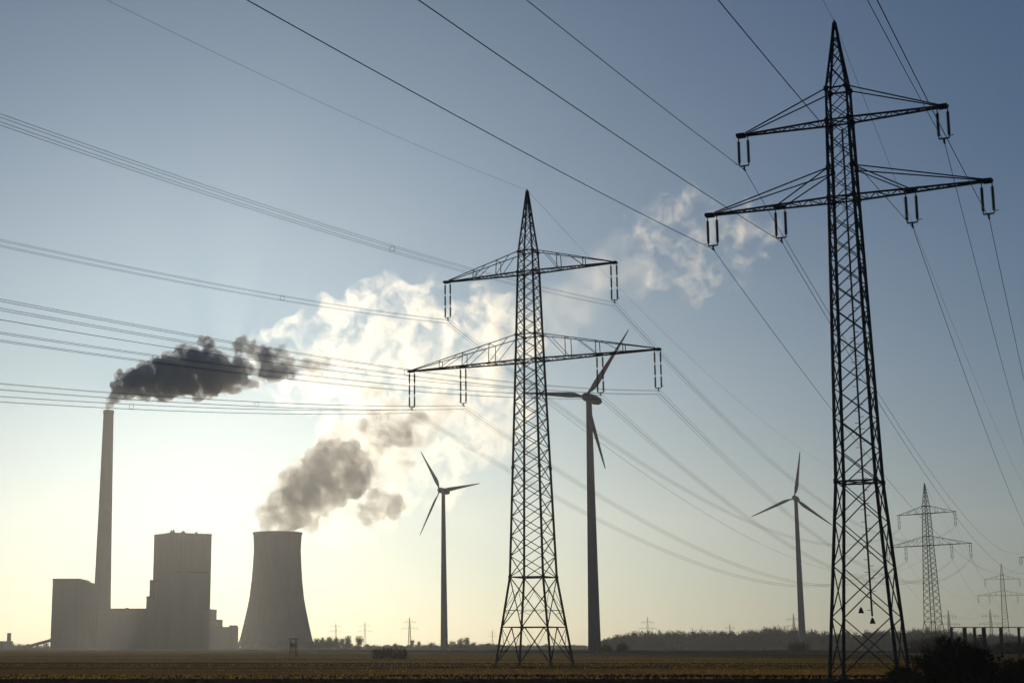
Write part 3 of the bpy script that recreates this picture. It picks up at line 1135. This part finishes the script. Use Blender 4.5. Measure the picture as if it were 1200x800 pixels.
GB = 'bushes in the field'
for px0, px1, tp, lab in ((436, 446, 758, 'leftmost small bush of the dark clump in the field'), (443, 454, 757, 'second bush from the left in the dark clump in the field'),
                          (451, 462, 756, 'tallest bush, at the middle of the dark clump in the field'), (460, 470, 757, 'second bush from the right in the dark clump in the field'),
                          (467, 478, 757, 'rightmost small bush of the dark clump in the field')):
    bush(px0, px1, tp, 771, 296 + rnd.uniform(-3, 3), 170, 0.42, lab, GB)
bush(1072, 1176, 745, 800, 84, 12000, 0.2, 'large black bush at bottom right beside the near pylon')
bush(1040, 1080, 778, 800, 96, 2600, 0.16, 'low black scrub around the right feet of the near pylon')
bush(1168, 1232, 768, 800, 100, 5000, 0.22, 'low dark bush cut by the right edge at the bottom')
bush(722, 738, 751, 765, 610, 900, 0.55, 'small dark bush at the right foot of the largest turbine', GB)
bush(703, 718, 753, 764, 640, 900, 0.55, 'low dark bush just behind the foot of the largest turbine', GB)
bush(921, 950, 750, 763, 700, 1400, 0.6, 'low dark bush in front of the right turbine tower', GB)
bush(1060, 1130, 744, 764, 520, 5000, 0.55, 'broad dark thicket at the foot of the hazy pylon', GB)
bush(1120, 1165, 748, 764, 470, 2600, 0.5, 'dark thicket under the left substation posts', GB)
bush(1160, 1216, 749, 764, 480, 2600, 0.5, 'dark thicket under the right substation posts', GB)

# ------------------------------------------------------------------ substation posts, hunting blind, marker post
Y = 330
x0 = gx(1117, Y)
zt = W(600, 734.5, Y).z
t = thing('busbar_gantry', 'dark substation gantry with a thin rail on posts above the bushes at right', 'gantry', (x0, Y, 0))
m = MB()
xe = gx(1215, Y) - x0
m.bar((-0.3, 0, zt), (xe, 0, zt), 0.16)
m.build('rail', M['steel'], t)
for px, w_, h_ in ((1117, .4, 0), (1132.5, .6, 0), (1144, .42, 0), (1155, .62, 0), (1175, .5, 0), (1196, .4, 0)):
    x = gx(px, Y) - x0
    m = MB()
    m.bar((x, 0, 0), (x, 0, zt - 0.1), w_)
    m.bar((x, 0, zt - .9), (x + .5, 0, zt - .05), .10)
    m.build('post', M['steel'], t)
for px, hgt in ((1132.5, 1.5), (1144, 1.1), (1155, 1.6)):
    x = gx(px, Y) - x0
    m = MB()
    prof = []
    for i in range(7):
        z = zt - 2.6 + i * .28
        prof += [(.28, z), (.44, z + .1), (.28, z + .2)]
    m.lathe(prof, 10, (x, 0, 0))
    m.build('insulator', M['porcelain'], t)
m = MB()
m.bar((gx(1146, Y) - x0, 0, zt - 2.2), (gx(1157, Y) - x0, 0, zt - 2.2), .25)
m.bar((gx(1148, Y) - x0, 0, zt - 1.6), (gx(1157, Y) - x0, 0, zt - 1.6), .2)
m.build('switch_arm', M['steel'], t)
t = thing('voltage_transformer', 'round-headed transformer post below the substation rail', 'transformer', (gx(1125.5, Y - 4), Y - 4, 0))
m = MB()
m.bar((0, 0, 0), (0, 0, 3.1), .4)
m.build('stand', M['steel'], t)
m = MB()
m.lathe([(.1, 3.1), (.45, 3.25), (.6, 3.6), (.45, 3.95), (.1, 4.1)], 14)
m.build('head', M['cladding_dark'], t, True)

Y = 374
t = thing('hunting_blind', 'small raised wooden hunting blind on legs in front of the cooling tower', 'hunting blind', (gx(343.7, Y), Y, 0), 0.3)
z1 = 2.1
for sx in (-.6, .6):
    for sy in (-.6, .6):
        m = MB()
        m.bar((sx * 1.35, sy * 1.35, 0), (sx, sy, z1), .14)
        m.build('leg', M['wood'], t)
m = MB()
m.box((-.75, -.75, z1), (.75, .75, z1 + .85))
for sx in (-.68, .68):
    for sy in (-.68, .68):
        m.bar((sx, sy, z1 + .85), (sx, sy, z1 + 1.6), .14)
m.build('cabin', M['wood'], t)
m = MB()
m.add([(-1.0, -1.0, z1 + 1.6), (1.0, -1.0, z1 + 1.6), (1.0, 1.0, z1 + 1.85), (-1.0, 1.0, z1 + 1.85), (-1.0, -1.0, z1 + 1.72), (1.0, -1.0, z1 + 1.72), (1.0, 1.0, z1 + 1.97), (-1.0, 1.0, z1 + 1.97)],
      [(3, 2, 1, 0), (4, 5, 6, 7), (0, 1, 5, 4), (1, 2, 6, 5), (2, 3, 7, 6), (3, 0, 4, 7)])
m.build('roof', M['roof'], t)
m = MB()
for s_ in (-.3, .3):
    m.bar((s_, -1.7, 0), (s_, -.78, z1 + .1), .08)
for i in range(6):
    f = (i + .5) / 6
    m.bar((-.3, -1.7 + .92 * f, z1 * f), (.3, -1.7 + .92 * f, z1 * f), .07)
m.build('ladder', M['wood'], t)


# ------------------------------------------------------------------ smoke and steam
ICO = {}
for lv in (1, 2):
    bm = bmesh.new()
    bmesh.ops.create_icosphere(bm, subdivisions=lv, radius=1)
    ICO[lv] = (np.array([v.co[:] for v in bm.verts]), np.array([[v.index for v in f.verts] for f in bm.faces]))
    bm.free()


def plume(name, label, puffs, Y, mat, voxel, kids=(12, 7), ratio=(0.42, 0.42), depth=0.5, disp=None, spread=(0.6, 1.3)):
    """Puffs given as (px, py, radius px), each budding smaller puffs, fused into one closed skin that bounds the volume."""
    s = Y / F
    cur = []
    for px, py, r in puffs:
        c = W(px, py, Y)
        cur.append((np.array([c.x, Y + nrng.uniform(-1, 1) * depth * r * s, c.z]), r * s))
    allp = list(cur)
    for n, q in zip(kids, ratio):
        nxt = []
        for c, r in cur:
            for _ in range(n):
                v = nrng.normal(size=3)
                v /= np.linalg.norm(v)
                rr = r * q * nrng.uniform(*spread)
                nxt.append((c + v * (r * nrng.uniform(0.75, 1.0)), rr))
        cur = [p for p in nxt if p[1] > voxel * 0.8]
        allp += cur
    V, Fc, b = [], [], 0
    for c, r in allp:
        v, f = ICO[2 if r > 6 * voxel else 1]
        V.append(v * r + c)
        Fc.append(f + b)
        b += len(v)
    V, Fc = np.concatenate(V), np.concatenate(Fc)
    org = V.mean(0)
    V = V - org
    me = bpy.data.meshes.new(name)
    me.vertices.add(len(V))
    me.vertices.foreach_set('co', V.ravel())
    me.loops.add(Fc.size)
    me.loops.foreach_set('vertex_index', Fc.ravel())
    me.polygons.add(len(Fc))
    me.polygons.foreach_set('loop_start', np.arange(len(Fc)) * 3)
    me.update(calc_edges=True)
    me.validate()
    o = bpy.data.objects.new(name, me)
    COL.objects.link(o)
    o.location = org
    rm = o.modifiers.new('fuse', 'REMESH')
    rm.mode = 'VOXEL'
    rm.voxel_size = voxel
    if disp:
        for size, st in disp:
            tx = bpy.data.textures.new('billow', 'CLOUDS')
            tx.noise_scale = size
            tx.noise_depth = 3
            dm = o.modifiers.new('billow', 'DISPLACE')
            dm.texture = tx
            dm.strength = st
            dm.texture_coords = 'LOCAL'
            dm.mid_level = 0.5
    dg = bpy.context.evaluated_depsgraph_get()
    dg.update()
    fin = bpy.data.meshes.new_from_object(o.evaluated_get(dg))
    o.modifiers.clear()
    bm = bmesh.new()
    bm.from_mesh(fin)
    seen, drop = set(), []
    for v0 in bm.verts:                       # crumbs of skin too small to hold any vapour
        if v0 in seen:
            continue
        stack, isl = [v0], []
        seen.add(v0)
        while stack:
            q = stack.pop()
            isl.append(q)
            for e in q.link_edges:
                w = e.other_vert(q)
                if w not in seen:
                    seen.add(w)
                    stack.append(w)
        if len(isl) < 200:
            drop += isl
    bmesh.ops.delete(bm, geom=drop, context='VERTS')
    bm.to_mesh(fin)
    bm.free()
    o.data = fin
    bpy.data.meshes.remove(me)
    fin.name = name
    fin.materials.clear()
    fin.materials.append(mat)
    return tag(o, label, 'smoke' if 'smoke' in name else 'steam', kind='stuff')


M['smoke'] = volume_mat('dense_smoke', (0.76, 0.78, 0.82), 0.32, 0.5, 0.085, 0.39, 0.53, 7, 0.72, (-20, 120, 1.0, 0.22))
M['steam'] = volume_mat('grey_steam', (0.92, 0.915, 0.90), 0.085, 0.6, 0.07, 0.36, 0.54, 7, 0.70)
M['thin'] = volume_mat('thin_steam', (0.99, 0.985, 0.975), 0.034, 0.74, 0.03, 0.495, 0.65, 9, 0.75)
M['veil'] = volume_mat('pale_steam', (0.97, 0.965, 0.95), 0.045, 0.66, 0.055, 0.43, 0.60, 8, 0.72)
M['wisp'] = volume_mat('steam_wisps', (0.99, 0.985, 0.975), 0.028, 0.74, 0.038, 0.515, 0.68, 9, 0.76)

smoke_puffs = [(126.5, 477, 3.2), (128, 472, 4.5), (133, 465, 7), (141, 458, 10), (152, 452, 13), (160, 444, 11), (166, 452, 13), (178, 438, 13), (186, 448, 15), (196, 432, 12), (205, 445, 18),
               (211, 422, 11), (218, 432, 15), (228, 445, 15), (238, 432, 15), (250, 424, 13), (252, 440, 16), (262, 432, 13), (268, 445, 12), (278, 432, 12), (243, 402, 6), (238, 399, 4.5), (247, 401, 4.5), (243, 410, 3), (243, 440, 14), (258, 446, 12), (272, 440, 11), (312, 434, 9), (230, 422, 11),
               (284, 404, 8), (292, 409, 7), (281, 412, 6), (298, 450, 5), (288, 450, 6), (308, 416, 8), (316, 422, 11), (328, 417, 8), (322, 436, 12), (335, 428, 8), (333, 409, 5), (340, 436, 7), (347, 430, 5), (381, 430, 5), (385, 422, 4), (378, 437, 3), (355, 428, 6), (362, 424, 5), (366, 432, 5), (373, 428, 5)]
plume('smoke_plume', 'dark grey smoke blowing right from the tall chimney', [(x, y, r * (1.05 if x < 150 else 1.25)) for x, y, r in smoke_puffs], D0, M['smoke'], 1.0, (20, 12), (0.38, 0.38), 0.7, [(9, 5.0), (3, 2.0)], (0.35, 1.5))
steam_puffs = [(313, 618, 9), (324, 616, 12), (338, 617, 10), (318, 610, 13), (330, 604, 19), (345, 600, 19), (340, 588, 16), (352, 583, 22), (364, 570, 26), (350, 560, 14), (375, 557, 24), (392, 562, 22), (405, 553, 22), (415, 560, 15), (388, 543, 18), (405, 535, 16), (345, 611, 11),
               (358, 602, 13), (366, 590, 13), (378, 517, 6), (425, 545, 8)]
for x0_, y0_, x1_, y1_, n_, r0_ in ((426, 588, 460, 596, 16, 8), (432, 604, 446, 580, 9, 7), (428, 490, 476, 512, 18, 8), (440, 500, 500, 486, 9, 6), (374, 520, 384, 514, 4, 4)):
    for i in range(n_):
        f_ = rnd.random()
        steam_puffs.append((x0_ + (x1_ - x0_) * f_ + rnd.gauss(0, 5), y0_ + (y1_ - y0_) * f_ + rnd.gauss(0, 5), r0_ * rnd.uniform(.4, 1.25)))
plume('steam_plume', 'grey billowing steam rising right from the cooling tower', [(x, y, r * (1.0 if y > 605 else 1.2)) for x, y, r in steam_puffs], D0, M['steam'], 1.5, (20, 10), (0.38, 0.40), 0.5, [(14, 7.0), (5, 2.6)], (0.35, 1.5))
thin_puffs = [(405, 520, 44), (430, 570, 46), (425, 470, 52), (460, 540, 56), (460, 440, 58), (500, 490, 60), (540, 500, 54), (575, 480, 48), (598, 505, 32), (520, 430, 56), (480, 390, 50), (430, 400, 48), (390, 425, 46), (360, 440, 34),
              (330, 430, 32), (440, 360, 34), (500, 360, 36), (560, 400, 46), (580, 380, 42), (550, 440, 52), (610, 400, 32), (395, 605, 34), (380, 385, 34), (340, 405, 30), (305, 405, 26), (345, 460, 26), (520, 560, 30), (290, 440, 24)]
plume('steam_cloud', 'bright thin steam drifting above and right of the cooling tower plume', thin_puffs, D0 + 60, M['thin'], 4.0, (9,), (0.5,), 0.8, [(40, 26.0), (15, 9.0)], (0.4, 1.3))
veil_puffs = [(424, 528, 20), (440, 542, 20), (436, 565, 18), (450, 560, 18), (420, 512, 18), (405, 508, 16), (450, 520, 20), (470, 530, 18), (490, 505, 20), (505, 490, 18), (475, 480, 20), (452, 478, 18),
              (392, 515, 14), (470, 555, 16), (462, 585, 14), (395, 585, 14), (408, 598, 12), (425, 600, 12), (520, 475, 16), (440, 455, 16), (376, 610, 10), (388, 604, 12)]
plume('steam_veil', 'pale cream steam bridging the grey billows and the bright cloud', veil_puffs, D0 + 25, M['veil'], 2.5, (12, 5), (0.45, 0.4), 0.8, [(20, 7.0), (7, 2.0)], (0.4, 1.4))
wisp_puffs = [(770, 272, 34), (790, 262, 34), (812, 258, 34), (835, 268, 36), (862, 270, 36), (888, 264, 28), (838, 300, 34), (822, 322, 28), (852, 312, 32), (872, 306, 24), (790, 312, 26), (745, 290, 24)]
plume('steam_wisp', 'ragged white wisps of steam high between the two lattice pylons', wisp_puffs, D0 + 80, M['wisp'], 4.0, (8,), (0.5,), 0.8, [(30, 18.0)], (0.4, 1.3))

M['trail'] = volume_mat('steam_trail', (0.99, 0.985, 0.975), 0.0065, 0.72, 0.022, 0.42, 0.68, 7, 0.66)
trail_puffs = [(625, 375, 30), (650, 355, 30), (675, 335, 32), (700, 318, 32), (722, 300, 34), (742, 330, 26), (655, 395, 26), (690, 360, 28), (745, 285, 26)]
plume('steam_trail', 'faint trail of steam between the middle pylon and the torn white wisps', trail_puffs, D0 + 80, M['trail'], 4.0, (8,), (0.5,), 0.8, [(30, 16.0)], (0.4, 1.3))

# ------------------------------------------------------------------ haze
M['haze'] = volume_mat('winter_haze', (0.90, 0.94, 1.0), 0.000095, 0.68)
mb = MB()
mb.box((-6100, -600, -1.2), (6100, 7000, 560))
tag(mb.build('haze', M['haze']), 'thin winter haze over the plain', 'haze', kind='stuff')
